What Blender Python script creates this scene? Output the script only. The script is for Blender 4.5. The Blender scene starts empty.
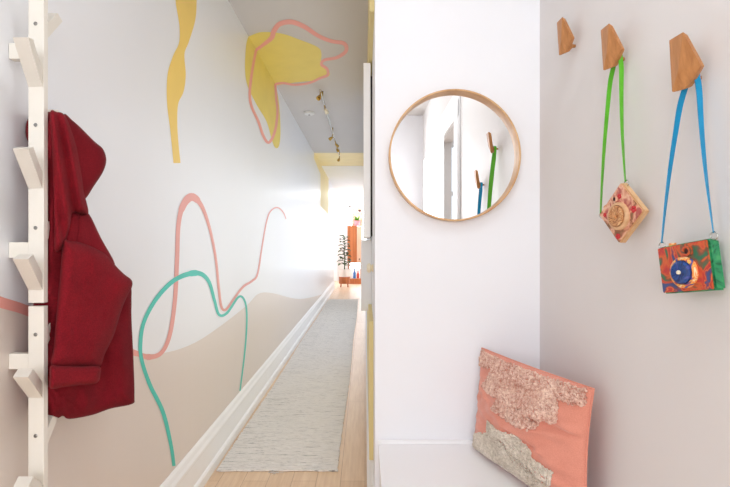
import bpy, bmesh, math, random
from mathutils import Vector, Matrix, noise as mnoise
from mathutils.geometry import delaunay_2d_cdt
C = bpy.context.scene.collection
PI = math.pi
random.seed(7)
F = 487.0; CX = 365.0; CY = 243.5; EYE = 1.268      # focal length in pixels, picture centre, eye height
XL = -0.87; CEIL = 2.814; XH = 0.04; XR = 0.70; YB = 1.95   # left wall, ceiling, hall right wall, nook right wall, nook back wall

def pt(x, y, Y):                     # point on the ray of pixel x, y at distance Y along the hall
    return Vector(((x-CX)/F*Y, Y, EYE+(CY-y)/F*Y))
def on_left(x, y, off=0.0):          # pixel -> left wall
    X = XL+off; Y = -X*F/(CX-x); return Vector((X, Y, EYE+(CY-y)/F*Y))
def on_ceil(x, y, off=0.0):
    h = CEIL-EYE-off; Y = h*F/(CY-y); return Vector(((x-CX)/F*Y, Y, CEIL-off))

# ---------------------------------------------------------------- materials
def srgb(r, g, b):
    f = lambda c: (c/255/12.92) if c/255 <= .04045 else ((c/255+.055)/1.055)**2.4
    return (f(r), f(g), f(b), 1)
def newmat(name):
    m = bpy.data.materials.new(name); m.use_nodes = True
    nt = m.node_tree; b = nt.nodes['Principled BSDF']; return m, nt, b
def coords(nt, scale=(1,1,1), rot=(0,0,0)):
    tc = nt.nodes.new('ShaderNodeTexCoord'); mp = nt.nodes.new('ShaderNodeMapping')
    mp.inputs['Scale'].default_value = scale; mp.inputs['Rotation'].default_value = rot
    nt.links.new(tc.outputs['Object'], mp.inputs['Vector']); return mp.outputs['Vector']
def noise(nt, vec, scale, detail=3, rough=.5):
    n = nt.nodes.new('ShaderNodeTexNoise'); n.inputs['Scale'].default_value = scale
    n.inputs['Detail'].default_value = detail; n.inputs['Roughness'].default_value = rough
    nt.links.new(vec, n.inputs['Vector']); return n.outputs['Fac']
def ramp(nt, fac, stops, interp='LINEAR'):
    r = nt.nodes.new('ShaderNodeValToRGB'); cr = r.color_ramp; cr.interpolation = interp
    while len(cr.elements) < len(stops): cr.elements.new(0.5)
    for e, (p, c) in zip(cr.elements, stops): e.position = p; e.color = c
    nt.links.new(fac, r.inputs['Fac']); return r.outputs['Color']
def bump(nt, b, h, strength, dist):
    bp = nt.nodes.new('ShaderNodeBump'); bp.inputs['Strength'].default_value = strength; bp.inputs['Distance'].default_value = dist
    nt.links.new(h, bp.inputs['Height']); nt.links.new(bp.outputs['Normal'], b.inputs['Normal'])
def paint(name, rgb, rough=.6, spec=.3, var=.02, scale=6, bs=.0, bscale=200):
    m, nt, b = newmat(name); c = srgb(*rgb); v = coords(nt)
    lo = tuple(x*(1-var) for x in c[:3])+(1,); hi = tuple(min(1, x*(1+var)) for x in c[:3])+(1,)
    nt.links.new(ramp(nt, noise(nt, v, scale), [(.3, lo), (.7, hi)]), b.inputs['Base Color'])
    b.inputs['Roughness'].default_value = rough; b.inputs['Specular IOR Level'].default_value = spec
    if bs: bump(nt, b, noise(nt, v, bscale, 2), bs, .001)
    return m
def wall_gloss(name, rgb):           # satin paint, rolled on vertically
    m, nt, b = newmat(name); c = srgb(*rgb)
    n1 = noise(nt, coords(nt, (1, 1, .6)), 1.5, 1)
    nt.links.new(ramp(nt, n1, [(.3, tuple(x*.985 for x in c[:3])+(1,)), (.7, c)]), b.inputs['Base Color'])
    b.inputs['Roughness'].default_value = .31; b.inputs['Specular IOR Level'].default_value = .35
    bump(nt, b, noise(nt, coords(nt, (1, 2.5, .10)), 5, 2), .22, .006)
    return m
def wood(name, dark, light, axis=2, rough=.45, scale=30, stretch=.06):
    m, nt, b = newmat(name); s = [1, 1, 1]; s[axis] = stretch
    v = coords(nt, tuple(s)); n = noise(nt, v, scale, 5, .6)
    nt.links.new(ramp(nt, n, [(.3, srgb(*dark)), (.7, srgb(*light))]), b.inputs['Base Color'])
    b.inputs['Roughness'].default_value = rough; bump(nt, b, n, .15, .001); return m
def fabric(name, dark, light, scale=250, bs=.4, sheen=.3, rough=.95, dist=.0015):
    m, nt, b = newmat(name); v = coords(nt); n = noise(nt, v, scale, 4, .7); n2 = noise(nt, v, 9, 2)
    mx = nt.nodes.new('ShaderNodeMath'); mx.operation = 'MULTIPLY_ADD'; mx.inputs[1].default_value = .35
    nt.links.new(n2, mx.inputs[0]); nt.links.new(n, mx.inputs[2])
    nt.links.new(ramp(nt, mx.outputs[0], [(.45, srgb(*dark)), (.9, srgb(*light))]), b.inputs['Base Color'])
    b.inputs['Roughness'].default_value = rough; b.inputs['Specular IOR Level'].default_value = .1
    b.inputs['Sheen Weight'].default_value = sheen
    bump(nt, b, n, bs, dist); return m
def metal(name, rgb, rough=.3):
    m, nt, b = newmat(name); v = coords(nt); c = srgb(*rgb)
    nt.links.new(ramp(nt, noise(nt, v, 40), [(.3, tuple(x*.9 for x in c[:3])+(1,)), (.7, c)]), b.inputs['Base Color'])
    b.inputs['Metallic'].default_value = 1; b.inputs['Roughness'].default_value = rough; return m
def patchy(name, cols, scale, rough=.4, dist=3.5, seed=0):   # hand-painted swirls
    m, nt, b = newmat(name); v = coords(nt)
    n = nt.nodes.new('ShaderNodeTexNoise'); n.inputs['Scale'].default_value = scale; n.inputs['Detail'].default_value = 2.5
    n.inputs['Distortion'].default_value = dist; nt.links.new(v, n.inputs['Vector'])
    k = len(cols); st = [(.36+.28*i/max(1, k-1), srgb(*c)) for i, c in enumerate(cols)]
    nt.links.new(ramp(nt, n.outputs['Fac'], st, 'EASE'), b.inputs['Base Color'])
    b.inputs['Roughness'].default_value = rough; return m

M = {}
M['wall_hall'] = wall_gloss('satin_white_wall', (231, 232, 235))
M['wall'] = paint('white_wall', (238, 239, 243), .55, .25, .008, 4, .05)
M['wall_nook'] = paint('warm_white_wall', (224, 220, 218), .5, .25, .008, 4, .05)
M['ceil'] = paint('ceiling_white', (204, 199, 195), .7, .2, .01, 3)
M['trim'] = paint('trim_white', (242, 242, 243), .35, .4, .01)
M['rack'] = paint('rack_white', (228, 223, 213), .4, .4, .012, 15)
M['pink'] = paint('mural_pink', (226, 158, 148), .4, .3, .03)
M['pink_c'] = paint('mural_pink_ceiling', (236, 164, 152), .5, .3, .03)
M['teal'] = paint('mural_teal', (70, 194, 178), .4, .3, .03)
M['yel'] = paint('mural_yellow', (238, 204, 112), .45, .3, .02)
M['yel_c'] = paint('mural_yellow_ceiling', (230, 210, 112), .5, .3, .03, 5)
M['yel_p'] = paint('mural_pale_yellow', (246, 228, 172), .5, .3, .03, 5)
M['yel_s'] = paint('strip_yellow', (226, 208, 148), .5, .3, .02)
M['taupe'] = wall_gloss('mural_taupe', (220, 209, 200))
M['bench'] = paint('bench_white', (244, 243, 244), .35, .4, .006)
M['black'] = paint('dark_gap', (38, 36, 34), .6, .2)
M['screw'] = metal('screw_steel', (150, 148, 145), .35)
M['hookwood'] = wood('hook_oak', (162, 104, 56), (204, 144, 88), 2, .45, 60, .08)
M['framewood'] = wood('frame_ash', (190, 142, 92), (226, 186, 140), 2, .45, 12, .5)
M['teak'] = wood('teak', (150, 84, 44), (190, 112, 64), 2, .4, 18, .06)
M['teak_l'] = wood('teak_light', (206, 160, 132), (228, 186, 160), 2, .4, 18, .06)
M['wool'] = fabric('red_wool', (98, 15, 25), (142, 30, 40), 320, .5, .02)
M['wool_shade'] = fabric('red_wool_shaded', (92, 12, 22), (128, 26, 36), 320, .5, .02)  # same wool, shade of the rearward coat pieces put into the colour
M['cush'] = fabric('coral_cotton', (210, 134, 114), (230, 158, 138), 400, .25, .25, .9, .0008)
M['tuft_p'] = fabric('tuft_pink', (176, 104, 84), (252, 226, 208), 85, .2, .2)
M['tuft_c'] = fabric('tuft_cream', (176, 162, 144), (240, 230, 216), 100, .2, .2)
M['green_s'] = paint('green_ribbon', (92, 178, 42), .45, .3, .06, 30)
M['blue_s'] = paint('blue_ribbon', (22, 142, 190), .45, .3, .06, 30)
M['steel'] = metal('ring_steel', (205, 205, 200), .2)
M['brass'] = metal('brass', (196, 160, 84), .3)
M['cream'] = paint('cream_enamel', (240, 228, 200), .4, .4)
M['plastic'] = paint('white_plastic', (222, 220, 216), .4, .4)
M['leaf'] = paint('leaf_green', (40, 74, 36), .45, .4, .25, 12)
M['leaf_l'] = paint('leaf_bright', (104, 168, 62), .5, .4, .25, 20)
M['pot_w'] = paint('pot_white', (236, 232, 228), .4, .4)
M['pot_p'] = paint('pot_pink', (236, 150, 160), .4, .4)
M['blue_o'] = paint('blue_object', (60, 120, 190), .4, .4)
M['red_o'] = paint('red_object', (196, 74, 62), .4, .4)
M['print'] = patchy('print_pink', [(236, 196, 180), (214, 150, 128), (240, 214, 200)], 6, .6)
M['dark_o'] = paint('dark_shape', (70, 46, 46), .5, .3)
M['cam_a'] = patchy('painted_bright', [(50, 110, 80), (120, 80, 60), (206, 96, 50), (196, 66, 50), (180, 50, 54), (216, 112, 56), (120, 60, 90), (60, 80, 130)], 15, .35, 1.6)
M['cam_a_side'] = patchy('painted_green', [(24, 92, 60), (40, 140, 90), (70, 160, 100)], 14, .35)
M['cam_a_ring'] = patchy('painted_ring', [(236, 210, 160), (232, 120, 60), (240, 190, 90), (200, 60, 50), (40, 90, 150)], 22, .35)
M['cam_a_lens'] = patchy('painted_lens', [(24, 40, 96), (36, 76, 140), (30, 58, 116), (70, 80, 150)], 24, .35)
M['cam_b'] = patchy('painted_floral', [(176, 92, 84), (206, 140, 118), (226, 184, 154), (212, 152, 124), (176, 116, 86), (136, 96, 64)], 20, .45, 1.6)
M['cam_b_side'] = wood('pine_side', (206, 160, 112), (230, 192, 148), 1, .5, 40, .1)
M['cam_b_ring'] = wood('pine_ring', (196, 146, 100), (228, 188, 146), 1, .5, 40, .3)
M['cam_b_lens'] = patchy('painted_swirl', [(150, 88, 48), (214, 160, 108), (170, 108, 62), (226, 184, 136)], 30, .5, 4)
M['flower'] = paint('flower_red', (196, 58, 62), .5, .3, .1, 60)

m, nt, b = newmat('mirror_silver'); v = coords(nt)
nt.links.new(ramp(nt, noise(nt, v, 3), [(0, (.93, .93, .93, 1)), (1, (.95, .95, .95, 1))]), b.inputs['Base Color'])
b.inputs['Metallic'].default_value = 1; b.inputs['Roughness'].default_value = .0; M['mirror'] = m
m, nt, b = newmat('clear_glass'); v = coords(nt)
nt.links.new(ramp(nt, noise(nt, v, 2), [(0, (.97, .98, 1, 1)), (1, (1, 1, 1, 1))]), b.inputs['Base Color'])
b.inputs['Transmission Weight'].default_value = 1; b.inputs['Roughness'].default_value = 0; b.inputs['IOR'].default_value = 1.02; M['glass'] = m

# oak floor: boards along the hall
m, nt, b = newmat('oak_floor'); v = coords(nt, (1, 1, 1), (0, 0, PI/2))
br = nt.nodes.new('ShaderNodeTexBrick'); br.offset = .37; br.inputs['Scale'].default_value = 1
br.inputs['Brick Width'].default_value = 1.3; br.inputs['Row Height'].default_value = .13; br.inputs['Mortar Size'].default_value = .0012
br.inputs['Color1'].default_value = srgb(226, 196, 164); br.inputs['Color2'].default_value = srgb(236, 208, 178); br.inputs['Mortar'].default_value = srgb(176, 138, 104)
nt.links.new(v, br.inputs['Vector'])
g = noise(nt, coords(nt, (1, .06, 1)), 60, 5, .6)
mx = nt.nodes.new('ShaderNodeMix'); mx.data_type = 'RGBA'; mx.blend_type = 'MULTIPLY'; mx.inputs['Factor'].default_value = .5
nt.links.new(br.outputs['Color'], mx.inputs['A']); nt.links.new(ramp(nt, g, [(.3, srgb(214, 196, 180)), (.7, (1, 1, 1, 1))]), mx.inputs['B'])
nt.links.new(mx.outputs['Result'], b.inputs['Base Color']); b.inputs['Roughness'].default_value = .32; M['floor'] = m

# rag-woven rug: rows run across the hall
m, nt, b = newmat('woven_rug'); v = coords(nt, (1, 11, 1))
n1 = noise(nt, v, 13, 4, .85); n2 = noise(nt, coords(nt, (.5, 14, 1)), 7, 2)
ad = nt.nodes.new('ShaderNodeMath'); ad.operation = 'MULTIPLY_ADD'; ad.inputs[1].default_value = .5
nt.links.new(n2, ad.inputs[0]); nt.links.new(n1, ad.inputs[2])
nt.links.new(ramp(nt, ad.outputs[0], [(.54, srgb(116, 113, 112)), (.63, srgb(206, 202, 198)), (.74, srgb(248, 244, 240)), (.95, srgb(220, 214, 209))]), b.inputs['Base Color'])
w = nt.nodes.new('ShaderNodeTexWave'); w.bands_direction = 'Y'; w.inputs['Scale'].default_value = 22; w.inputs['Distortion'].default_value = 2.5; w.inputs['Detail'].default_value = 2
nt.links.new(coords(nt), w.inputs['Vector'])
ad2 = nt.nodes.new('ShaderNodeMath'); ad2.operation = 'ADD'; nt.links.new(w.outputs['Fac'], ad2.inputs[0]); nt.links.new(n1, ad2.inputs[1])
bump(nt, b, ad2.outputs[0], .7, .006); b.inputs['Roughness'].default_value = .95; b.inputs['Specular IOR Level'].default_value = .1; M['rug'] = m

# ---------------------------------------------------------------- object helpers
def link(name, verts, faces, mat, parent=None, smooth=False, kind=None, label=None):
    me = bpy.data.meshes.new(name)
    o0 = Vector((0, 0, 0)); p = parent
    while p is not None: o0 = o0+p.location; p = p.parent
    me.from_pydata([tuple(Vector(q)-o0) for q in verts], [], faces)
    bm = bmesh.new(); bm.from_mesh(me); bmesh.ops.recalc_face_normals(bm, faces=bm.faces); bm.to_mesh(me); bm.free()
    if isinstance(mat, str): mat = M[mat]
    me.materials.append(mat)
    if smooth: me.shade_smooth()
    o = bpy.data.objects.new(name, me); C.objects.link(o); o.parent = parent
    if kind: o['kind'] = kind
    if label: o['label'] = label
    return o
def thing(name, label, cat, loc=(0, 0, 0), group=None):
    o = bpy.data.objects.new(name, None); C.objects.link(o); o.location = loc; o.empty_display_size = .1
    o['label'] = label; o['category'] = cat
    if group: o['group'] = group
    return o
def tag(o, label, cat, group=None):
    o['label'] = label; o['category'] = cat
    if group: o['group'] = group
    return o
class MB:
    def __init__(s): s.v = []; s.f = []
    def add(s, v, f):
        n = len(s.v); s.v += [Vector(q) for q in v]; s.f += [tuple(i+n for i in q) for q in f]; return s
    def box(s, a, b_, bev=0.0):
        bm = bmesh.new(); bmesh.ops.create_cube(bm, size=1)
        a = Vector(a); b_ = Vector(b_); c = (a+b_)/2; d = b_-a
        for q in bm.verts: q.co = Vector((q.co.x*d.x, q.co.y*d.y, q.co.z*d.z))+c
        if bev: bmesh.ops.bevel(bm, geom=list(bm.edges), offset=bev, segments=2, affect='EDGES', profile=.6)
        return s.bm(bm)
    def bm(s, bm):
        bm.verts.index_update(); s.add([q.co.copy() for q in bm.verts], [[q.index for q in f.verts] for f in bm.faces]); bm.free(); return s
    def ball(s, c, r, sc=(1, 1, 1), sub=2):
        bm = bmesh.new(); bmesh.ops.create_icosphere(bm, subdivisions=sub, radius=r)
        for q in bm.verts: q.co = Vector((q.co.x*sc[0], q.co.y*sc[1], q.co.z*sc[2]))+Vector(c)
        return s.bm(bm)
    def tube(s, pts, rad, n=10, cap=True, closed=False):
        pts = [Vector(p) for p in pts]; L = len(pts)
        if not isinstance(rad, (list, tuple)): rad = [rad]*L
        rings = []; up = None
        for i, p in enumerate(pts):
            if closed: t = pts[(i+1) % L]-pts[i-1]
            else: t = pts[min(i+1, L-1)]-pts[max(i-1, 0)]
            t.normalize()
            if up is None:
                up = Vector((0, 0, 1)) if abs(t.z) < .9 else Vector((1, 0, 0))
            up = (up-t*up.dot(t)).normalized(); sd = t.cross(up)
            rings.append([p+(up*math.cos(2*PI*k/n)+sd*math.sin(2*PI*k/n))*rad[i] for k in range(n)])
        v = [q for r in rings for q in r]; f = []
        for i in range(L if closed else L-1):
            j = (i+1) % L
            for k in range(n): f.append((i*n+k, i*n+(k+1) % n, j*n+(k+1) % n, j*n+k))
        if cap and not closed: f.append(tuple(range(n))); f.append(tuple((L-1)*n+k for k in range(n)))
        return s.add(v, f)
    def lathe(s, prof, o, ax, n=48):      # prof: (radius, height along ax), closed at the axis where radius is 0
        ax = Vector(ax).normalized(); a = ax.orthogonal().normalized(); c = ax.cross(a); o = Vector(o)
        v = []; f = []; idx = []
        for r, h in prof:
            if r < 1e-6: idx.append([len(v)]*n); v.append(o+ax*h)
            else:
                idx.append(list(range(len(v), len(v)+n)))
                v += [o+ax*h+(a*math.cos(2*PI*k/n)+c*math.sin(2*PI*k/n))*r for k in range(n)]
        for i in range(len(prof)-1):
            for k in range(n):
                q = [idx[i][k], idx[i][(k+1) % n], idx[i+1][(k+1) % n], idx[i+1][k]]; u = []
                for z in q:
                    if z not in u: u.append(z)
                if len(u) > 2: f.append(tuple(u))
        return s.add(v, f)
    def prism(s, poly, d):                # poly of 3-D points, extruded by vector d
        n = len(poly); d = Vector(d); v = [Vector(p) for p in poly]+[Vector(p)+d for p in poly]
        f = [tuple(range(n)), tuple(range(2*n-1, n-1, -1))]+[(i, (i+1) % n, n+(i+1) % n, n+i) for i in range(n)]
        return s.add(v, f)
    def out(s, name, mat, parent=None, smooth=False, kind=None, label=None):
        return link(name, s.v, s.f, mat, parent, smooth, kind, label)
def autosmooth(o, ang=40):
    me = o.data; me.shade_smooth()
    try: me.set_sharp_from_angle(angle=math.radians(ang))
    except Exception: pass
    return o
def spline(p, n=8, closed=False):         # Catmull-Rom through tuples of any length
    L = len(p); outp = []
    for i in range(L if closed else L-1):
        g = (lambda k: p[k % L]) if closed else (lambda k: p[max(0, min(L-1, k))])
        a, b_, c, d = g(i-1), g(i), g(i+1), g(i+2)
        for j in range(n):
            t = j/n
            outp.append(tuple(.5*((2*b_[k])+(-a[k]+c[k])*t+(2*a[k]-5*b_[k]+4*c[k]-d[k])*t*t+(-a[k]+3*b_[k]-3*c[k]+d[k])*t**3) for k in range(len(b_))))
    if not closed: outp.append(tuple(p[-1]))
    return outp
def fill(poly, fn, spacing=None):         # constrained triangulation of a 2-D outline -> verts via fn(x, y), faces
    pts = [Vector(q[:2]) for q in poly]; n = len(pts); ext = list(pts)
    if spacing:
        xs = [q.x for q in pts]; ys = [q.y for q in pts]
        y = min(ys); r = 0
        while y < max(ys):
            x = min(xs)+(spacing/2 if r % 2 else 0)
            while x < max(xs):
                if inside(x, y, pts) and edge_dist(x, y, pts) > spacing*.45: ext.append(Vector((x, y)))
                x += spacing
            y += spacing*.87; r += 1
    vs, es, fs, *_ = delaunay_2d_cdt(ext, [(i, (i+1) % n) for i in range(n)], [list(range(n))], 1, 1e-6)
    return vs, [tuple(q) for q in fs]
def inside(x, y, poly):
    c = False; n = len(poly); j = n-1
    for i in range(n):
        if (poly[i][1] > y) != (poly[j][1] > y) and x < (poly[j][0]-poly[i][0])*(y-poly[i][1])/(poly[j][1]-poly[i][1])+poly[i][0]: c = not c
        j = i
    return c
def edge_dist(x, y, poly):
    best = 1e9; n = len(poly)
    for i in range(n):
        ax, ay = poly[i][0], poly[i][1]; bx, by = poly[(i+1) % n][0], poly[(i+1) % n][1]
        dx, dy = bx-ax, by-ay; L = dx*dx+dy*dy or 1e-9
        t = max(0, min(1, ((x-ax)*dx+(y-ay)*dy)/L)); best = min(best, math.hypot(x-ax-t*dx, y-ay-t*dy))
    return best

# ---------------------------------------------------------------- the setting
S = 'structure'
YE = 13.6; YF = 16.5; YN = -2.0
MB().box((-2.6, YN-.1, -.12), (3.4, YF+.2, 0)).out('floor', 'floor', kind=S)
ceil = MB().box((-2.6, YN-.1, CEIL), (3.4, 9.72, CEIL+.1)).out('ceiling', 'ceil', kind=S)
MB().box((-2.6, 9.72, CEIL), (3.4, YF+.2, CEIL+.1)).out('ceiling_far', paint('far_ceiling_lit', (250, 250, 250), .7, .2, .01), kind=S)  # whiter paint stands in for window light on this stretch of ceiling
wl = MB().box((XL-.12, YN, 0), (XL, YE, CEIL)).out('wall_left', 'wall_hall', kind=S)
# nook back wall and the hall wall behind it are one solid block
MB().box((XH, YB, 0), (XR+.6, YB+.1, CEIL)).out('wall_nook', 'wall', kind=S)
whr = MB().box((XH, YB+.1, 0), (XH+.12, YE, CEIL)).out('wall_hall_right', 'wall', kind=S)
# nook right wall with a doorway behind the camera
r = MB(); r.box((XR, .25, 0), (XR+.1, YB, CEIL)); r.box((XR, YN, 0), (XR+.1, -.62, CEIL)); r.box((XR, -.62, 2.2), (XR+.1, .25, CEIL))
r.out('wall_right', 'wall_nook', kind=S)
r = MB(); r.box((XR-.025, .17, 0), (XR-.001, .31, 2.33), .006); r.box((XR-.025, -.68, 0), (XR-.001, -.56, 2.33), .006); r.box((XR-.03, -.72, 2.2), (XR-.001, .31, 2.4), .008)
r.out('trim_1', 'trim', kind=S)
# back wall and side room wall with a window
r = MB(); r.box((-2.6, YN-.1, 0), (.92, YN, CEIL)); r.box((1.5, YN-.1, 0), (3.4, YN, CEIL)); r.box((.92, YN-.1, 0), (1.5, YN, 1.2)); r.box((.92, YN-.1, 2.5), (1.5, YN, CEIL))
r.out('wall_back', 'wall', kind=S)
r = MB(); r.box((.92, YN-.08, 1.2), (.97, YN-.02, 2.5)); r.box((1.45, YN-.08, 1.2), (1.5, YN-.02, 2.5)); r.box((.97, YN-.08, 1.2), (1.45, YN-.02, 1.26)); r.box((.97, YN-.08, 2.44), (1.45, YN-.02, 2.5)); r.box((.97, YN-.08, 1.85), (1.45, YN-.02, 1.9))
w1 = r.out('window_1', 'trim', kind=S)
MB().box((.97, YN-.055, 1.26), (1.45, YN-.045, 2.44)).out('window_pane', 'glass', w1)
MB().box((3.3, YN, 0), (3.4, YB, CEIL)).out('wall_side_room', 'wall', kind=S)
MB().box((XR+.1, 1.2, 0), (3.3, 1.3, CEIL)).out('wall_side_room_end', 'wall', kind=S)
# far room
r = MB(); r.box((-2.6, YE, 0), (-2.5, YF, CEIL)); r.out('wall_far_left', 'wall', kind=S)
MB().box((2.3, YE, 0), (2.4, YF, CEIL)).out('wall_far_right', 'wall', kind=S)
r = MB(); r.box((-2.5, YE-.1, 0), (XL-.12, YE, CEIL)); r.box((XH+.12, YE-.1, 0), (2.4, YE, CEIL)); r.out('wall_far_near', 'wall', kind=S)
WX0, WX1, WZ0, WZ1 = -.55, 1.3, .35, 2.55
r = MB(); r.box((-2.5, YF, 0), (WX0, YF+.12, CEIL)); r.box((WX1, YF, 0), (2.4, YF+.12, CEIL)); r.box((WX0, YF, 0), (WX1, YF+.12, WZ0)); r.box((WX0, YF, WZ1), (WX1, YF+.12, CEIL))
r.out('wall_far', 'wall', kind=S)
r = MB()
for x in (WX0, (WX0+WX1)/2-.03, WX1-.06): r.box((x, YF+.02, WZ0), (x+.06, YF+.08, WZ1))
r.box((WX0, YF+.02, WZ0), (WX1, YF+.08, WZ0+.06)); r.box((WX0, YF+.02, WZ1-.06), (WX1, YF+.08, WZ1))
w2 = r.out('window_2', 'trim', kind=S)
MB().box((WX0+.06, YF+.045, WZ0+.06), (WX1-.06, YF+.05, WZ1-.06)).out('window_pane', 'glass', w2)
# pale upright door frame in the far room, left of the window
r = MB(); r.box((-.93, YF-.05, 0), (-.86, YF, 2.1)); r.box((-.62, YF-.05, 0), (-.56, YF, 2.1)); r.box((-.93, YF-.05, 2.1), (-.56, YF, 2.2)); r.box((-.86, YF-.02, 0), (-.62, YF-.001, 2.1))
r.out('door_1', paint('door_grey_white', (214, 214, 214), .5), kind=S)

# baseboards: tall moulded profile (distance from wall, height)
PROF = [(0, 0), (.030, 0), (.030, .045), (.024, .055), (.018, .06), (.018, .165), (.024, .175), (.024, .19), (.016, .205), (.012, .225), (.004, .24), (0, .24)]
def baseboard(name, x, sgn, y0, y1):
    b_ = MB(); b_.prism([Vector((x+sgn*p, y0, z)) for p, z in PROF], (0, y1-y0, 0)); return b_.out(name, 'trim', kind=S)
baseboard('baseboard_left', XL, 1, YN, YE)
baseboard('baseboard_right', XH, -1, YB+.05, YE)
# thin rail where the bench meets the nook wall
MB().box((XH+.012, YB-.012, .468), (XR, YB-.0005, .484), .003).out('trim_2', 'trim', kind=S)

# ---- the painted mural: every shape lies flat on its wall or on the ceiling
def mural_poly(name, poly, fn, off, mat, parent, label, sp=None):
    vs, fs = fill(poly, None, sp); return link(name, [fn(q.x, q.y, off) for q in vs], fs, mat, parent, label=label)
def mural_line(name, pts, fn, off, mat, parent, label, closed=False, n=8, cont=False):
    c = spline(pts, n, closed); L = len(c); v = []; f = []
    for i, (x, y, w_) in enumerate(c):
        a = c[(i-1) % L] if closed else c[max(0, i-1)]; b_ = c[(i+1) % L] if closed else c[min(L-1, i+1)]
        tx, ty = b_[0]-a[0], b_[1]-a[1]; l = math.hypot(tx, ty) or 1; w_ = w_*(.82 if w_ < 6 and mat in ('pink', 'teal') else 1); nx, ny = -ty/l*w_/2, tx/l*w_/2
        v += [fn(x+nx, y+ny, off), fn(x-nx, y-ny, off)]
    for i in range(L if closed else L-1):
        j = (i+1) % L; f.append((2*i, 2*i+1, 2*j+1, 2*j))
    return link(name, v, f, mat, parent, label=label)
top = spline([(-900, 362), (-400, 314), (-60, 282), (-20, 294), (30, 312), (80, 336), (135, 352), (163, 353), (190, 345), (215, 330), (246, 306), (258, 294), (272, 293), (300, 299), (330, 292)], 5)
foot = lambda x: CY+(1.268-.235)/.87*(CX-x)
pl = top+[(x, foot(x)) for x in (330, 300, 260, 220, 180, 120, 60, 0, -60, -900)]
mural_poly('painted_field', pl, on_left, .0006, 'taupe', wl, 'taupe painted lower part of the wall with a wavy upper edge', 14)
yl = spline([(178, -16), (175.6, 0), (178, 16), (179.6, 28), (179, 43), (173, 56), (167.5, 75), (167, 102), (170.4, 131), (173.5, 163)], 6)
yr = spline([(180.5, 163), (177.6, 131), (178, 105), (183.5, 92), (185.8, 75), (184.5, 54), (188.8, 42), (195.3, 20), (196.7, 0), (196, -16)], 6)
mural_poly('painted_stripe', yl+yr, on_left, .001, 'yel', wl, 'wavy yellow vertical stripe', 6)
mural_line('painted_line', [(-900, 358, 34), (-400, 310, 20), (-60, 280, 11), (-20, 293, 11), (0, 302, 11), (28, 311, 10), (80, 335, 9), (135, 353, 6), (150, 357, 6), (162, 352, 5), (170, 334, 5), (175, 300, 5), (177, 262, 5.2), (178.5, 225, 5.2), (183, 206, 6.5), (191.5, 197, 8), (201, 205, 5), (209, 226, 3.5), (215.5, 257, 3), (219, 290, 3), (221.5, 307, 3), (226, 309.5, 3), (233, 300, 2.6), (243, 287, 2.8), (252, 281, 2.6), (257.5, 274, 2.2), (262, 247, 1.8), (266, 224, 1.6), (270, 212, 1.6), (277, 207.5, 1.6), (283, 212, 1.4), (286, 219, 1.0)], on_left, .0014, 'pink', wl, 'long pink looping line')
mural_line('painted_line', [(174, 466, 4), (171, 445, 4.4), (163, 412, 5), (150, 385, 5), (142, 361, 4.5), (140.5, 344, 4.6), (144, 322, 4.6), (157, 298, 5), (175.5, 279.5, 5.4), (196, 273, 6), (208, 280, 4.4), (214.5, 300, 3.6), (219, 314.5, 3.2), (227, 313, 3), (238, 297.5, 2.6), (243.5, 298.5, 2.4), (246.5, 309, 2.2), (246.6, 329, 2), (244.5, 355, 1.8), (240, 391, 1.6)], on_left, .0018, 'teal', wl, 'teal curling line')
fold = lambda y: CX-.87/(CEIL-EYE)*(CY-y)
FY0, FY1 = 36.5, 85.5
ywl = spline([(fold(FY0), FY0), (246, 46), (245, 69), (247.6, 86), (256.8, 105), (266.6, 121.6), (271.6, 139), (275, 147.5), (279, 146), (280.5, 131), (279.2, 105), (fold(FY1), FY1)], 6)
mural_poly('painted_patch', ywl, on_left, .001, 'yel_c', wl, 'yellow patch hanging from the ceiling edge', 6)
yc = spline([(fold(FY0), FY0), (261.7, 32), (281.4, 33.5), (298, 39), (317.6, 47), (321.5, 54), (321, 64), (327.4, 69), (329, 76), (314, 80.5), (294.6, 82.5), (fold(FY1), FY1)], 6)
mural_poly('painted_patch', yc, on_ceil, .001, 'yel_c', ceil, 'yellow patch on the ceiling')
mural_line('painted_line', [(fold(50), 50, 2.6), (252.5, 69, 2.6), (249.8, 92, 2.6), (251.5, 106, 2.6), (258.4, 121.6, 2.6), (263.4, 136, 2.6), (269, 142.5, 2.6), (275, 131, 2.6), (277.5, 112, 2.4), (276.3, 98.6, 2.3), (fold(84), 84, 2.2)], on_left, .0015, 'pink_c', wl, 'pink loop outlining the yellow patch')
mural_line('painted_line', [(fold(84), 84, 2), (283, 83, 2.2), (294.6, 84.8, 2.2), (309, 83, 2.2), (320, 78.2, 2.4), (327.4, 75, 2.6), (327, 69, 2.8), (321.5, 64.5, 2.8), (324.5, 60, 2.8), (337, 57.5, 3.2), (346, 51, 3.6), (344, 43.5, 4), (330.7, 41, 3.8), (317.6, 35.5, 4), (304.4, 26.8, 4.6), (291.3, 22, 5), (279.8, 24, 5), (274, 31, 5), (271.6, 37.8, 4.6), (263, 45, 3.4), (fold(50), 50, 2.8)], on_ceil, .0016, 'pink_c', ceil, 'pink looping line over the ceiling')
link('painted_band', [(XL, 8.3, CEIL-.001), (XH, 8.3, CEIL-.001), (XH, 9.7, CEIL-.001), (XL, 9.7, CEIL-.001)], [(0, 1, 2, 3)], 'yel_p', ceil, label='pale yellow band across the ceiling')
link('painted_band', [(XL+.001, 8.3, CEIL), (XL+.001, 11.6, CEIL), (XL+.001, 11.6, 1.95), (XL+.001, 9.5, 2.0), (XL+.001, 9.5, 2.62), (XL+.001, 8.3, 2.72)], [(0, 1, 2, 3, 4, 5)], 'yel_p', wl, label='pale yellow band down the wall')
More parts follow.
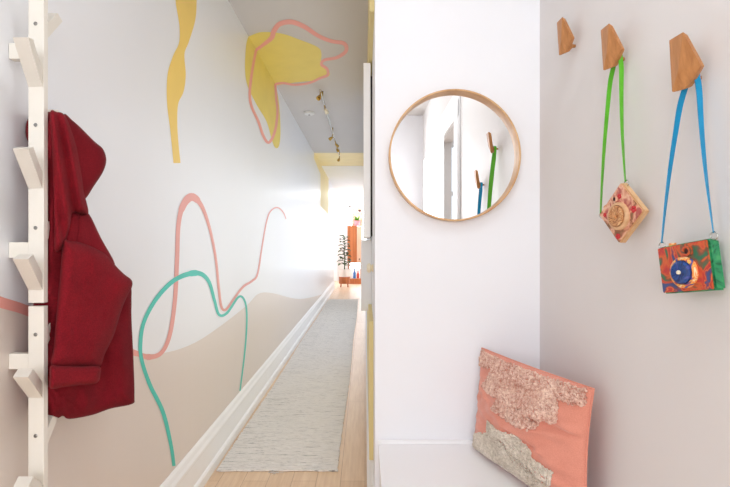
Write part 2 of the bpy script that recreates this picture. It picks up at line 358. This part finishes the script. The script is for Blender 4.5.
MB().box((.020, 2.06, 2.25), (XH-.0003, 5, CEIL-.001)).out('painted_strip', 'yel_s', whr, label='yellow upper strip')
MB().box((.020, 2.3, .245), (XH-.0003, 5, .90)).out('painted_strip', 'yel_s', whr, label='yellow lower strip')

# ---------------------------------------------------------------- bench in the nook
be = thing('nook_bench', 'plain white built-in bench under the round mirror', 'bench', (.37, 1.6, 0))
MB().box((.053, 1.22, .43), (XR-.001, YB-.001, .468), .004).out('seat', 'bench', be)
MB().box((.058, 1.25, .001), (XR-.001, YB-.001, .4295)).out('base', 'bench', be)

# ---------------------------------------------------------------- mirror
mc = Vector((.3525, YB, EYE+.347))
mi = thing('round_mirror', 'round wall mirror in a thin bent-wood frame above the bench', 'mirror', mc)
R0 = .259; D0 = .042
fr = MB().lathe([(R0-.007, -.001), (R0, -.001), (R0, -D0), (R0-.0015, -D0-.0015), (R0-.0055, -D0-.0015), (R0-.007, -D0), (R0-.007, -.001)], mc, (0, 1, 0), 128).out('frame', 'framewood', mi)
autosmooth(fr, 40)
MB().lathe([(0, -.010), (R0-.0071, -.010), (R0-.0071, -.004), (0, -.004)], mc, (0, 1, 0), 128).out('mirror_glass', 'mirror', mi)

# ---------------------------------------------------------------- wooden wall hooks
HX, HY = XR, 1.004
face = [(.055, -.030, .4317), (.055, .016, .430), (.040, .026, .385), (.030, .033, .354), (.035, -.010, .321), (.045, -.036, .322)]
def make_hook(z0, label):
    h = thing('wall_hook', label, 'hook', (HX, HY, EYE+.37), 'faceted wooden wall hooks')
    def P(a, b_, z): return Vector((HX-a, HY-b_, EYE+z))
    bm = bmesh.new()
    for a, b_, z in face: bm.verts.new(P(a, b_, z))
    cb = (0.0, .38)
    for a, b_, z in face:
        bm.verts.new(P(a-(.016 if b_ < 0 else .012), b_*.80, .378+(z-.378)*.90))
    bm.verts.new(P(.050, -.006, .36))
    bmesh.ops.convex_hull(bm, input=bm.verts)
    lo = [q for q in bm.verts if not q.link_faces]
    bmesh.ops.delete(bm, geom=lo, context='VERTS')
    bmesh.ops.bevel(bm, geom=list(bm.edges), offset=.0012, segments=1, affect='EDGES')
    k = MB().bm(bm); k.out('knob', 'hookwood', h)
    MB().lathe([(0, 0), (.005, 0), (.006, .009), (.012, .015), (.012, .030), (0, .030)], P(.0005, -.012, .345), (-1, 0, 0), 20).out('neck', 'hookwood', h)
    return h
h3 = make_hook(0, 'faceted wooden hook holding the blue camera strap')
def dup(root, loc, label):
    r_ = root.copy(); C.objects.link(r_); r_.location = loc; r_['label'] = label
    for ch in list(root.children):
        c = ch.copy(); C.objects.link(c); c.parent = r_
        for g_ in list(ch.children):
            d = g_.copy(); C.objects.link(d); d.parent = c
    return r_
d2 = Vector((0, .300, .153)); d1 = Vector((0, .605, .312))
h2 = dup(h3, h3.location+d2, 'faceted wooden hook holding the green camera strap')
h1 = dup(h3, h3.location+d1, 'small empty wooden hook, nearest the nook corner, with nothing hanging on it')

# ---------------------------------------------------------------- toy cameras on ribbons
def toy_camera(label, centre, w_, h_, t_, phi, roll, mats, strapmat, hookp, seed, floral):
    n = Vector((-math.cos(phi), -math.sin(phi), 0)); rt = Vector((math.sin(phi), -math.cos(phi), 0)); up = Vector((0, 0, 1))
    u = rt*math.cos(roll)+up*math.sin(roll); v_ = up*math.cos(roll)-rt*math.sin(roll)
    c = Vector(centre); P = lambda a, b_, d: c+u*a+v_*b_+n*d
    k = thing('toy_camera', label, 'toy camera', c, 'toy cameras on ribbon straps')
    bm = bmesh.new(); bmesh.ops.create_cube(bm, size=1)
    for q in bm.verts: q.co = Vector((q.co.x*w_, q.co.y*h_, q.co.z*t_*.8))
    bmesh.ops.bevel(bm, geom=list(bm.edges), offset=.004, segments=2, affect='EDGES')
    for q in bm.verts: q.co = P(q.co.x, q.co.y, q.co.z)
    MB().bm(bm).out('body', mats[1], k)
    # painted front plate, slightly proud of the body
    bm = bmesh.new(); bmesh.ops.create_cube(bm, size=1)
    for q in bm.verts: q.co = Vector((q.co.x*(w_-.004), q.co.y*(h_-.004), t_*.42+q.co.z*t_*.1))
    bmesh.ops.bevel(bm, geom=list(bm.edges), offset=.0015, segments=2, affect='EDGES')
    for q in bm.verts: q.co = P(q.co.x, q.co.y, q.co.z)
    MB().bm(bm).out('front_plate', mats[0], k)
    lc = P(.002 if not floral else -.006, -.010 if not floral else -.006, t_*.47); lr = .032 if not floral else .036
    ring = MB().lathe([(lr*.74, .006), (lr*.80, .009), (lr*.94, .008), (lr, .005), (lr, -.001), (lr*.74, -.001), (lr*.74, .006)], lc, n, 48).out('lens_ring', mats[2], k)
    autosmooth(ring, 50)
    autosmooth(MB().lathe([(0, .0), (lr*.735, 0), (lr*.735, .012), (lr*.62, .0145), (lr*.4, .012), (0, .012)], lc, n, 40).out('lens', mats[3], k), 50)
    if not floral:
        MB().ball(lc+n*.0155, .0045, (1, 1, 1)).out('lens_button', 'cream', k, True)
    else:
        MB().ball(lc+n*.014, .006, (1, 1, 1)).out('lens_button', 'cam_b_lens', k, True)
    autosmooth(MB().lathe([(.006, 0), (.010, 0), (.010, .006), (.006, .006), (.006, 0)], P(.016, h_*.32, t_*.47), n, 24).out('viewfinder', mats[0], k), 40)
    MB().lathe([(0, 0), (.0058, 0), (.0058, .003), (0, .003)], P(.016, h_*.32, t_*.47), n, 24).out('viewfinder_glass', 'dark_o', k)
    MB().lathe([(0, 0), (.008, 0), (.007, .007), (0, .007)], P(-w_*.28, h_/2-.001, 0), v_, 20).out('shutter_button', mats[2], k)
    if floral:
        for (a, b_, s_) in ((.040, -.030, .009), (.030, .030, .007), (-.045, -.040, .008), (-.040, .036, .006)):
            f_ = MB()
            for i in range(5): f_.ball(P(a+s_*.6*math.cos(i*1.257), b_+s_*.6*math.sin(i*1.257), t_*.47), s_*.5, (1, 1, 1), 1)
            f_.out('painted_flower', 'flower', k, True)
    ends = []
    for sx in (-1, 1):
        q = P(sx*(w_/2-.004), h_/2-(.004 if not floral else (.016 if sx > 0 else .006)), 0); e = q+(u*sx*(.5 if not floral else .9)+v_).normalized()*.010
        MB().tube([e+(u*math.cos(a)+v_*math.sin(a))*.008 for a in [2*PI*i/20 for i in range(20)]], .0014, 8, closed=True).out('strap_ring', 'steel', k, True)
        ends.append(e+v_*.006)
    # ribbon runs from ring, over the hook's neck and down to the other ring
    hp = Vector(hookp); pts = []
    pts.append(ends[0])
    for t in (.25, .5, .75, .93): pts.append(ends[0].lerp(hp+Vector((-.003, .027, -.024)), t)+Vector((-.004*math.sin(t*PI), 0, 0)))
    pts += [hp+Vector((0, .0145, 0)), hp+Vector((0, .0105, .0105)), hp+Vector((0, 0, .0145)), hp+Vector((0, -.0105, .0105)), hp+Vector((0, -.0145, 0))]
    for t in (.93, .75, .5, .25): pts.append(ends[1].lerp(hp+Vector((0, -.020, -.014)), t)+Vector((-.004*math.sin(t*PI), 0, 0)))
    pts.append(ends[1])
    sp = [Vector(q) for q in spline([tuple(q) for q in pts], 6)]; L = len(sp); v = []; f = []
    for i, q in enumerate(sp):
        s = i/(L-1); wd = Vector((1, 0, 0)); 
        tw = .9*(1-min(1, s/.30)) if s < .30 else (-.9*(1-min(1, (1-s)/.30)) if s > .70 else 0)
        T = (sp[min(i+1, L-1)]-sp[max(i-1, 0)]).normalized(); wd = (wd-T*wd.dot(T)).normalized(); N = T.cross(wd)
        wd2 = wd*math.cos(tw)+N*math.sin(tw); N2 = T.cross(wd2)
        for a, b_ in ((-1, -1), (1, -1), (1, 1), (-1, 1)): v.append(q+wd2*a*.0062+N2*b_*.0008)
    for i in range(L-1):
        for j in range(4): f.append((4*i+j, 4*i+(j+1) % 4, 4*i+4+(j+1) % 4, 4*i+4+j))
    f += [(0, 1, 2, 3), (4*L-4, 4*L-3, 4*L-2, 4*L-1)]
    link('strap', v, f, strapmat, k, label='bright green ribbon strap' if floral else 'bright blue ribbon strap')
    return k
neck = Vector((HX-.0175, HY+.012, EYE+.345))
toy_camera('toy camera painted in bright red, orange and green swirls on a blue ribbon', pt(690, 267.5, 1.0), .126, .100, .034, math.radians(12), math.radians(9), ('cam_a', 'cam_a_side', 'cam_a_ring', 'cam_a_lens'), 'blue_s', neck, 3, False)
toy_camera('beige toy camera with red flowers hanging askew on a green ribbon', pt(623.5, 213, 1.250), .114, .110, .026, math.radians(12), math.radians(44), ('cam_b', 'cam_b_side', 'cam_b_ring', 'cam_b_lens'), 'green_s', neck+d2, 5, True)

# ---------------------------------------------------------------- cushion
ZB = .470
P00 = Vector((.425, 1.905, ZB+.004)); P10 = Vector((.632, 1.385, ZB+.004)); P01 = pt(482, 348, 1.905); P11 = pt(594, 389, 1.385)
nrm = Vector((-.924, -.38, 0))
CREASES = [((.37, .30), (.78, .16)), ((.66, .64), (.97, .62)), ((.72, .18), (.98, .14)), ((.45, .42), (.70, .40)), ((.60, .05), (.86, .10)), ((.03, .48), (.12, .60))]
def crease(u, v):
    h = 0
    for (ax, ay), (bx, by) in CREASES:
        dx, dy = bx-ax, by-ay; t = max(0, min(1, ((u-ax)*dx+(v-ay)*dy)/(dx*dx+dy*dy)))
        w_ = .03*math.sin(PI*min(.95, max(.05, t)))+.008; d = ((v-ay-t*dy)+.35*(u-ax-t*dx))
        e = math.hypot(u-ax-t*dx, v-ay-t*dy)
        h += -.011*math.exp(-(e/w_)**2)+.006*math.exp(-((e-.045)/.03)**2)*(1 if d > 0 else 0)
    return h
def cush(u, v, side):
    p = P00.lerp(P10, u).lerp(P01.lerp(P11, u), v)
    a, b_ = 2*u-1, 2*v-1
    t = (max(0, 1-abs(a)**2.6)*max(0, 1-abs(b_)**2.6))**.55
    cu = .035*(1-b_*b_)*a if True else 0          # sides pull inward between the corners
    p = p-(P10-P00)*(.025*(1-b_*b_)*a)-(P01-P00)*(.010*(1-a*a)*b_)
    wr = mnoise.noise(Vector((u*3+v*4.0, v*7-u*5.5, 1.7)))*.013+mnoise.noise(Vector((u*6+v*9, v*12-u*3, 4)))*.007
    edge = math.exp(-((1-abs(a))*7)**2)*mnoise.noise(Vector((v*16, 3, side)))*.014
    if side > 0: wr += crease(u, v)
    return p+nrm*side*(t*(.062 if side > 0 else .05)+wr*t*1.3)+nrm*edge*t
NU, NV = 110, 80; vs = []; fs = []; ix = {}
for side in (1, -1):
    for i in range(NU+1):
        for j in range(NV+1):
            if i in (0, NU) or j in (0, NV):
                if side < 0: ix[(side, i, j)] = ix[(1, i, j)]; continue
            ix[(side, i, j)] = len(vs); vs.append(cush(i/NU, j/NV, side))
    for i in range(NU):
        for j in range(NV): fs.append((ix[(side, i, j)], ix[(side, i+1, j)], ix[(side, i+1, j+1)], ix[(side, i, j+1)]))
cu = link('cushion', vs, fs, 'cush', None, True)
tag(cu, 'coral cushion with tufted pink and cream patches leaning in the bench corner', 'cushion')
rim = [cush(i/40, 0, 1) for i in range(41)]+[cush(1, j/30, 1) for j in range(1, 31)]+[cush(1-i/40, 1, 1) for i in range(1, 41)]+[cush(0, 1-j/30, 1) for j in range(1, 30)]
MB().tube(rim, .003, 8, closed=True).out('piping', 'cush', cu, True)
def proj(p): return (CX+F*p.x/p.y, CY-F*(p.z-EYE)/p.y)
pink = [(480, 354), (486, 348), (493, 350), (517, 361), (546, 374), (587, 386), (588, 407), (575.5, 406), (559, 399), (559, 412), (557, 422), (550, 424), (543, 419), (535, 430), (527, 431), (509, 422), (491.6, 409), (498, 399), (488, 393), (482, 386), (488, 378), (492, 369), (480, 365.5)]
beige = [(488, 421), (498, 430), (517, 436), (530, 448), (533.5, 459), (553, 472), (548, 500), (525, 492), (504.5, 474), (482, 459), (471.5, 444), (475.5, 433), (487, 433)]
def tufts(poly, du, dv, r, mat, label):
    b_ = MB(); bm0 = bmesh.new(); bmesh.ops.create_icosphere(bm0, subdivisions=1, radius=1)
    bv = [q.co.copy() for q in bm0.verts]; bf = [[q.index for q in f.verts] for f in bm0.faces]; bm0.free()
    u = .01; row = 0
    while u < .99:
        v = .01+(dv/2 if row % 2 else 0)
        while v < .99:
            uu = u+random.uniform(-.25, .25)*du; v2 = v+random.uniform(-.25, .25)*dv
            p = cush(uu, v2, 1); x, y = proj(p)
            if inside(x, y, poly):
                rr = r*random.uniform(.8, 1.2); ax = Vector((random.uniform(.7, 1.3), random.uniform(.8, 1.2), random.uniform(.7, 1.3)))
                b_.add([p+nrm*r*.8+Vector((q.x*ax.x, q.y*ax.y, q.z*ax.z))*rr for q in bv], bf)
            v += dv
        u += du; row += 1
    return b_.out('tufted_patch', mat, cu, True, label=label)
tufts(pink, .0128, .0180, .0050, 'tuft_p', 'pale pink looped tufted patch')
tufts(beige, .0100, .0140, .0042, 'tuft_c', 'cream tufted patch')

# ---------------------------------------------------------------- coat racks on the left wall
BX0, BX1, BY0, BY1 = -.821, -.783, 1.187, 1.203
def make_rack(label):
    r_ = thing('coat_rack', label, 'coat rack', (XL, 1.195, EYE-.147), 'white wooden coat racks on the left wall')
    MB().box((BX0, BY0, EYE-.145), (BX1, BY1, EYE+.605), .0015).out('bar', 'rack', r_)
    for z in (-.016, .470): MB().box((XL+.001, BY0+.001, EYE+z-.019), (BX0-.0005, BY1+.006, EYE+z+.019), .001).out('wall_block', 'rack', r_)
    prof = [(0, 0), (.100, .078), (.066, .088), (0, .038)]
    for zb in (.382, .134, -.113):
        a = [Vector((BX0+.001+s*.34, BY0-.0005-s, EYE+zb+z)) for s, z in prof]
        MB().prism(a, (BX1-BX0-.004, 0, 0)).out('peg', 'rack', r_)
    for zb in (.505, .257, .006):
        a = [Vector((BX0+.001-s*.08, BY1+.0005+s*.75, EYE+zb+z)) for s, z in prof]
        MB().prism(a, (BX1-BX0-.004, 0, 0)).out('peg', 'rack', r_)
    for zs in (.536, .289, .038):
        MB().lathe([(0, .002), (.003, .002), (.0045, .001), (.005, -.001), (0, -.001)], Vector(((BX0+BX1)/2-.001, BY0, EYE+zs)), (0, -1, 0), 20).out('screw', 'screw', r_)
    return r_
k1 = make_rack('white wooden coat rack reaching the picture top, with slanted pegs')
dup(k1, k1.location+Vector((0, 0, -.758)), 'lower white wooden coat rack, directly below the first one')
# dark joint between the two racks
# ---------------------------------------------------------------- red coat
def Yc(u):
    if u <= 52: return 1.258
    return 1.258+(u-52)/(134-52)*.25
CK = 1
def piece(name, poly, off, tf, tb, Rr, mat, parent, sp=2.2, fold=None, n=5, label=None):
    pl_ = spline(poly, n, True) if n else poly
    vs, fs = fill(pl_, None, sp); V = []; Fc = []
    dist = [edge_dist(q.x, q.y, pl_) for q in vs]; back = {}
    def pos(x, y, o):
        Y = Yc(x)-off-o; p = pt(x, y, Y)
        if p.x < XL+.006: p = p*1.0; k_ = (XL+.006)/p.x; p = Vector((p.x*k_, p.y*k_, EYE+(p.z-EYE)*k_))
        return p
    for i, q in enumerate(vs):
        d = min(1, dist[i]/Rr); f_ = math.sqrt(max(0, 1-(1-d)**2)); o = tf*f_
        if fold: o += fold(q.x, q.y)*min(1, d*1.5)
        V.append(pos(q.x, q.y, o))
    nv = len(V)
    for i, q in enumerate(vs):
        if dist[i] < .05: back[i] = i; continue
        d = min(1, dist[i]/Rr); f_ = math.sqrt(max(0, 1-(1-d)**2)); back[i] = len(V); V.append(pos(q.x, q.y, -tb*f_))
    Fc = list(fs)+[tuple(back[k] for k in reversed(f)) for f in fs]
    Fc = [f for f in Fc if len(set(f)) > 2]
    return link(name, V, Fc, mat, parent, True, label=label)
ct = thing('wool_coat', 'dark red wool coat hanging from the white coat rack', 'coat', (XL+.02, 1.36, .85))
fz = lambda s, a, k: (lambda x, y: a*mnoise.noise(Vector((x*s*k, y*s, 2.3)))+a*.25*mnoise.noise(Vector((x*.25, y*.2, 7))))
bodyp = [(26, 124), (33, 114), (46, 112), (56, 112), (63, 114), (68, 122), (77, 149), (82, 174), (86, 205), (92, 222), (101, 239), (115, 266), (130, 284), (131.5, 300), (131.5, 318), (133.5, 359), (134.5, 396), (132, 404), (111, 408.5), (92, 415), (69.5, 419), (63, 416), (57, 418), (44, 414), (31, 404), (29, 370), (32, 320), (40, 240), (44, 200), (38, 160), (27, 140)]
piece('body', bodyp, .018, .03, .06, 16, 'wool_shade', ct, fold=fz(.035, .016, 2.5))
piece('hood', [(64, 114), (72, 120), (80, 127), (94, 141), (103, 149), (106.3, 160), (103, 172), (94, 186), (85, 199), (78, 196), (70, 160), (64, 130)], .03, .022, .02, 7, 'wool_shade', ct, fold=fz(.04, .006, 1))
piece('lapel', [(50, 113), (57, 112), (63, 113.5), (68, 121), (73, 135), (77, 149), (81.5, 174), (84, 192), (88.5, 213), (80, 213.5), (72.5, 213), (70, 226), (65, 243), (60, 250), (54.5, 250), (54.5, 225), (53.5, 190), (52, 150)], .055, .024, .02, 8, 'wool', ct, fold=lambda x, y: .012*math.sin((x-(46+.17*(y-110)))*.42))
piece('shoulder', [(70, 212), (80, 213), (89, 214), (101, 238), (115, 264), (104, 262), (92, 254), (78, 248), (63, 247)], .035, .022, .02, 8, 'wool', ct, fold=fz(.05, .006, 1), n=4)
sleevep = [(63, 242), (70, 241), (79, 242), (94, 247.5), (106, 254.5), (116, 266), (124, 274), (131.5, 280), (132, 287), (127, 297), (121, 312), (114, 335), (105, 354), (99, 367), (80, 368), (52.5, 367), (54, 345), (56, 318), (60, 275)]
piece('sleeve', sleevep, .055, .05, .03, 14, 'wool', ct, fold=fz(.03, .014, 1.4))
piece('cuff', [(50.5, 366), (60, 365.5), (80, 366), (99, 366), (100.5, 374), (97, 383), (80, 385), (64, 387), (50, 388.5), (49.5, 376)], .08, .032, .03, 6, 'wool', ct, sp=1.6, n=3)
# stitched seams
def seam(pts, o, r=.0016):
    q = [pt(x, y, Yc(x)-o) for x, y in spline(pts, 6)]
    MB().tube(q, r, 6).out('seam', 'wool_shade', ct, True)
seam([(80, 214), (79, 228), (77, 241)], .060)

# ---------------------------------------------------------------- rug
rg = MB(); v = []; f = []; NX, NY = 24, 420; X0, X1, Y0, Y1 = -.818, -.150, 2.715, 11.0
for j in range(NY+1):
    y = Y0+(Y1-Y0)*(j/NY)**1.6; jl = random.uniform(-.004, .004); jr = random.uniform(-.004, .004)
    for i in range(NX+1):
        a = i/NX; x = X0+jl+(X1+jr-X0-jl)*a+.006*math.sin(y*1.7)
        z = .009+random.uniform(-.001, .001)
        yy = y+(.010*mnoise.noise(Vector((a*6, 0, 0)))-.018*(a-.55)**2 if j == 0 else 0)
        v.append((x, yy, z))
for j in range(NY):
    for i in range(NX): f.append((j*(NX+1)+i, j*(NX+1)+i+1, (j+1)*(NX+1)+i+1, (j+1)*(NX+1)+i))
bd = [i for i in range(NX+1)]+[j*(NX+1)+NX for j in range(1, NY+1)]+[NY*(NX+1)+i for i in range(NX-1, -1, -1)]+[j*(NX+1) for j in range(NY-1, 0, -1)]
b0 = len(v); v += [(v[k][0], v[k][1], .001) for k in bd]; L = len(bd)
for k in range(L): f.append((bd[k], bd[(k+1) % L], b0+(k+1) % L, b0+k))
rug = link('runner_rug', v, f, 'rug'); tag(rug, 'long grey and white woven runner rug on the hall floor', 'rug')
hm = MB(); hm.tube([(X0+i/20*(X1-X0)*.995+.004, Y0-.004+.006*mnoise.noise(Vector((i*.5, 2, 0)))-.018*(i/20-.55)**2, .006) for i in range(21)], .006, 8)
for _ in range(6):
    a = Vector((X0+(X1-X0)*random.uniform(.42, .52), Y0-.006, .004)); hm.tube([a, a+Vector((random.uniform(-.03, .03), -.02, 0)), a+Vector((random.uniform(-.05, .05), random.uniform(-.045, -.02), -.001))], .0012, 5)
hm.out('hem', 'rug', rug, True)

# ---------------------------------------------------------------- ceiling fittings
TX = -.437
tl = thing('track_light', 'slim brass track light with small spots on the hall ceiling', 'ceiling light', (TX, 6.4, CEIL))
MB().tube([(TX, 4.75, CEIL-.05), (TX, 8.4, CEIL-.05)], .009, 10).out('rail', 'steel', tl, True)
for y in (4.95, 6.5, 8.2):
    MB().tube([(TX, y, CEIL-.001), (TX, y, CEIL-.05)], .012, 10).out('mount', 'brass', tl, True)
for y, dx, dy in ((4.8, -.02, -.05), (5.25, .03, .06), (6.65, -.05, -.03), (7.1, .05, .05), (7.5, .03, -.05), (8.35, -.02, -.05)):
    a = Vector((TX, y, CEIL-.055)); b_ = a+Vector((dx*.3, dy*.3, -.045)); d = Vector((dx, dy, -.05)).normalized()
    h = MB().tube([a, b_], .007, 8).out('spot_arm', 'brass', tl, True)
    sh = MB().lathe([(0, -.015), (.011, -.015), (.016, 0), (.023, .045), (.020, .045), (.012, 0), (0, -.004)], b_, d, 20).out('spot_shade', 'cream' if abs(y-5.25) < .1 else 'brass', tl, True)
sd = thing('smoke_detector', 'round white smoke detector on the hall ceiling', 'smoke detector', (-.655, 5.72, CEIL))
autosmooth(MB().lathe([(0, -.036), (.036, -.036), (.058, -.028), (.062, -.014), (.062, -.001), (0, -.001)], (-.655, 5.72, CEIL), (0, 0, 1), 40).out('cover', 'plastic', sd), 40)
MB().lathe([(0, -.002), (.012, -.002), (.012, .001), (0, .001)], (-.655, 5.72, CEIL-.037), (0, 0, 1), 16).out('vent', 'dark_o', sd)

# ---------------------------------------------------------------- narrow things on the hall's right wall
wc = thing('wall_cabinet', 'shallow white wall cabinet seen edge-on beside the nook wall', 'cabinet', (XH, 2.7, 1.3))
MB().box((-.008, 2.62, 1.302), (.030, 3.5, 2.24), .003).out('carcass', paint('cabinet_white', (252, 250, 247), .4), wc)
MB().box((.0302, 2.62, 1.31), (XH-.0003, 3.49, 2.17)).out('gap_strip', 'black', wc, label='dark strip standing in for the shaded gap')  # shade of the gap between cabinet and wall, drawn as a dark strip
dc = thing('hall_cupboard', 'white cupboard edge below the shallow wall cabinet', 'cupboard', (XH, 3.2, .86))
MB().box((-.024, 2.95, .86), (XH-.0003, 3.9, 1.29), .003).out('carcass', paint('cupboard_grey', (232, 231, 230), .4), dc)
kn = thing('light_dimmer', 'small round cream dimmer on the narrow wall edge', 'light dimmer', (XH, 2.3, 1.152))
autosmooth(MB().lathe([(0, .032), (.014, .032), (.022, .024), (.022, .016), (.012, .008), (.02, .004), (.02, .0005), (0, .0005)], (XH, 2.3, 1.152), (-1, 0, 0), 28).out('dial', 'cream', kn), 50)

# ---------------------------------------------------------------- far room
cb = thing('wooden_cabinet', 'tall narrow teak cabinet on legs in the far bright room', 'cabinet', (-.33, 15.3, 0))
YC0, YC1 = 15.2, 15.6
MB().box((-.55, YC0, .66), (-.255, YC1, 1.82), .006).out('carcass', 'teak', cb)
d_ = MB().box((-.250, YC0, .66), (-.10, YC1, 1.80), .006).out('door', 'teak_l', cb)
MB().ball((-.175, YC0-.02, .78), .022).out('handle', 'dark_o', d_, True)
for x in (-.52, -.13):
    for y in (YC0+.04, YC1-.04): MB().tube([(x, y, .17), (x, y, .66)], .014, 8).out('leg', 'teak', cb, True)
MB().box((-.56, YC0, .001), (-.08, YC1, .17), .006).out('base', 'teak', cb)
for x, c_, l, h_ in ((-.44, 'pot_w', 'white vase between the legs of the teak cabinet', .26), (-.33, 'blue_o', 'small blue bottle between the cabinet legs', .30), (-.22, 'red_o', 'small red bottle between the cabinet legs', .24)):
    o = thing('bottle', l, 'bottle', (x, 15.32, .171), 'bottles on the cabinet base')
    autosmooth(MB().lathe([(0, 0), (.04, 0), (.045, .02), (.045, h_*.55), (.018, h_*.75), (.016, h_), (0, h_)], (x, 15.32, .171), (0, 0, 1), 20).out('body', c_, o), 50)
    MB().lathe([(0, 0), (.019, 0), (.019, .02), (0, .02)], (x, 15.32, .171+h_), (0, 0, 1), 14).out('cap', 'cream', o)
pp = thing('potted_plant', 'small bushy green plant in a pink pot on the teak cabinet', 'plant', (-.25, 15.38, 1.821))
autosmooth(MB().lathe([(0, 0), (.075, 0), (.10, .14), (.11, .17), (.09, .17), (.085, .13), (0, .13)], (-.25, 15.38, 1.821), (0, 0, 1), 24).out('pot', 'pot_p', pp), 50)
def leaf(b_, a, tip, w_, n=6, droop=.3):
    a = Vector(a); tip = Vector(tip); d = tip-a; sd_ = d.cross(Vector((0, 0, 1)))
    sd_ = sd_.normalized() if sd_.length > 1e-5 else Vector((1, 0, 0)); v = []; f = []
    for i in range(n+1):
        t = i/n; c = a+d*t+Vector((0, 0, -droop*d.length*t*t)); ww = w_*math.sin(PI*min(1, t*.92+.06))
        v += [c-sd_*ww, c+Vector((0, 0, -ww*.3)), c+sd_*ww]
    for i in range(n): f += [(3*i, 3*i+1, 3*i+4, 3*i+3), (3*i+1, 3*i+2, 3*i+5, 3*i+4)]
    b_.add(v, f)
b_ = MB()
for i in range(46):
    a = random.uniform(0, 2*PI); r_ = random.uniform(.05, .16); z = random.uniform(.02, .24)
    leaf(b_, (-.25, 15.38, 1.98), (-.25+r_*math.cos(a), 15.38+r_*math.sin(a), 1.98+z), .03)
b_.out('foliage', 'leaf_l', pp)
pf = thing('framed_print', 'small pinkish print leaning behind the plant on the teak cabinet', 'picture', (-.24, 15.55, 1.821))
MB().box((-.42, 15.58, 1.821), (-.06, 15.598, 2.50), .004).out('frame', 'teak_l', pf)
MB().box((-.395, 15.575, 1.85), (-.085, 15.5795, 2.47)).out('print', 'print', pf)
MB().ball((-.17, 15.573, 2.32), .05, (1, .05, .8)).out('dark_spot', 'dark_o', pf, True)
bp = thing('potted_plant', 'tall leafy green plant in a white pot at the end of the hall', 'plant', (-.60, 14.2, 0))
autosmooth(MB().lathe([(0, .16), (.13, .16), (.17, .5), (.175, .52), (.155, .52), (.14, .40), (0, .40)], (-.60, 14.2, 0), (0, 0, 1), 28).out('pot', 'pot_w', bp), 50)
st = MB(); st.lathe([(0, .10), (.16, .10), (.165, .30), (.15, .30), (.145, .158), (0, .158)], (-.60, 14.2, 0), (0, 0, 1), 24); 
for i in range(4):
    a = i*PI/2+PI/4; st.tube([(-.60+.15*math.cos(a), 14.2+.15*math.sin(a), .001), (-.60+.13*math.cos(a), 14.2+.13*math.sin(a), .12)], .015, 8)
st.out('stand', 'teak', bp)
MB().tube([(-.60, 14.2, .38), (-.59, 14.2, .8), (-.61, 14.2, 1.2)], [.018, .014, .008], 8).out('stem', 'leaf', bp, True)
b_ = MB()
for i in range(26):
    a = i*2.4; z = .62+.034*i; r_ = .26-.004*i
    leaf(b_, (-.60, 14.2, z), (-.60+r_*math.cos(a), 14.2+r_*math.sin(a), z+.20), .10, 6, .75)
b_.out('foliage', 'leaf', bp)

# ---------------------------------------------------------------- light
def area(name, loc, rot, sx, sy, power, col=(1, 1, 1)):
    l = bpy.data.lights.new(name, 'AREA'); l.shape = 'RECTANGLE'; l.size = sx; l.size_y = sy; l.energy = power; l.color = col
    o = bpy.data.objects.new(name, l); C.objects.link(o); o.location = loc; o.rotation_euler = rot; return o
LC = (.91, .963, 1)
area('daylight_far_window', ((WX0+WX1)/2, YF+.3, (WZ0+WZ1)/2), (-PI/2, 0, 0), WX1-WX0, WZ1-WZ0, 68, LC)
area('far_room_fill', (-.4, 15.0, CEIL-.03), (0, 0, 0), 2.4, 2.0, 80, LC)  # added fill so the far furniture is not a silhouette; no fixture modelled
area('entry_fill', (-.30, YN+.05, 1.7), (math.radians(85), 0, 0), 1.1, 1.5, 41, LC)  # added soft fill behind the camera; the wall has no window here
area('hall_side_fill', (XH-.06, 5.8, 1.3), (0, math.radians(90), 0), 2.0, 7.4, 34, LC)  # unseen panel added along the right wall to light the left wall evenly
area('hall_end_fill', (XH-.03, 11.6, 1.5), (0, math.radians(90), 0), 2.2, 3.4, 8, LC)  # unseen panel added to brighten the far end of the hall
area('nook_side', (XR-.04, -.9, 1.5), (0, math.radians(90), 0), 1.4, 1.4, 12, LC)
area('nook_top_fill', (.30, .75, CEIL-.02), (0, 0, 0), .6, .6, 7.8, LC)  # unseen overhead fill added to brighten the bench
area('side_room', (2.0, -.4, CEIL-.03), (0, 0, 0), 1.2, 1.2, 24, (.88, .95, 1))
w = bpy.data.worlds.new('sky'); bpy.context.scene.world = w; w.use_nodes = True
bg = w.node_tree.nodes['Background']; bg.inputs['Color'].default_value = (.86, .93, 1, 1); bg.inputs['Strength'].default_value = 1.3

cam = bpy.data.cameras.new('camera'); co = bpy.data.objects.new('camera', cam); C.objects.link(co)
co.location = (0, 0, EYE); co.rotation_euler = (PI/2, 0, 0); cam.sensor_width = 36; cam.lens = 36*F/730; cam.clip_start = .02; cam.clip_end = 100
sc = bpy.context.scene; sc.camera = co
sc.view_settings.view_transform = 'Standard'; sc.view_settings.look = 'None'; sc.view_settings.exposure = 0
sc.cycles.max_bounces = 14; sc.cycles.diffuse_bounces = 8; sc.cycles.glossy_bounces = 6
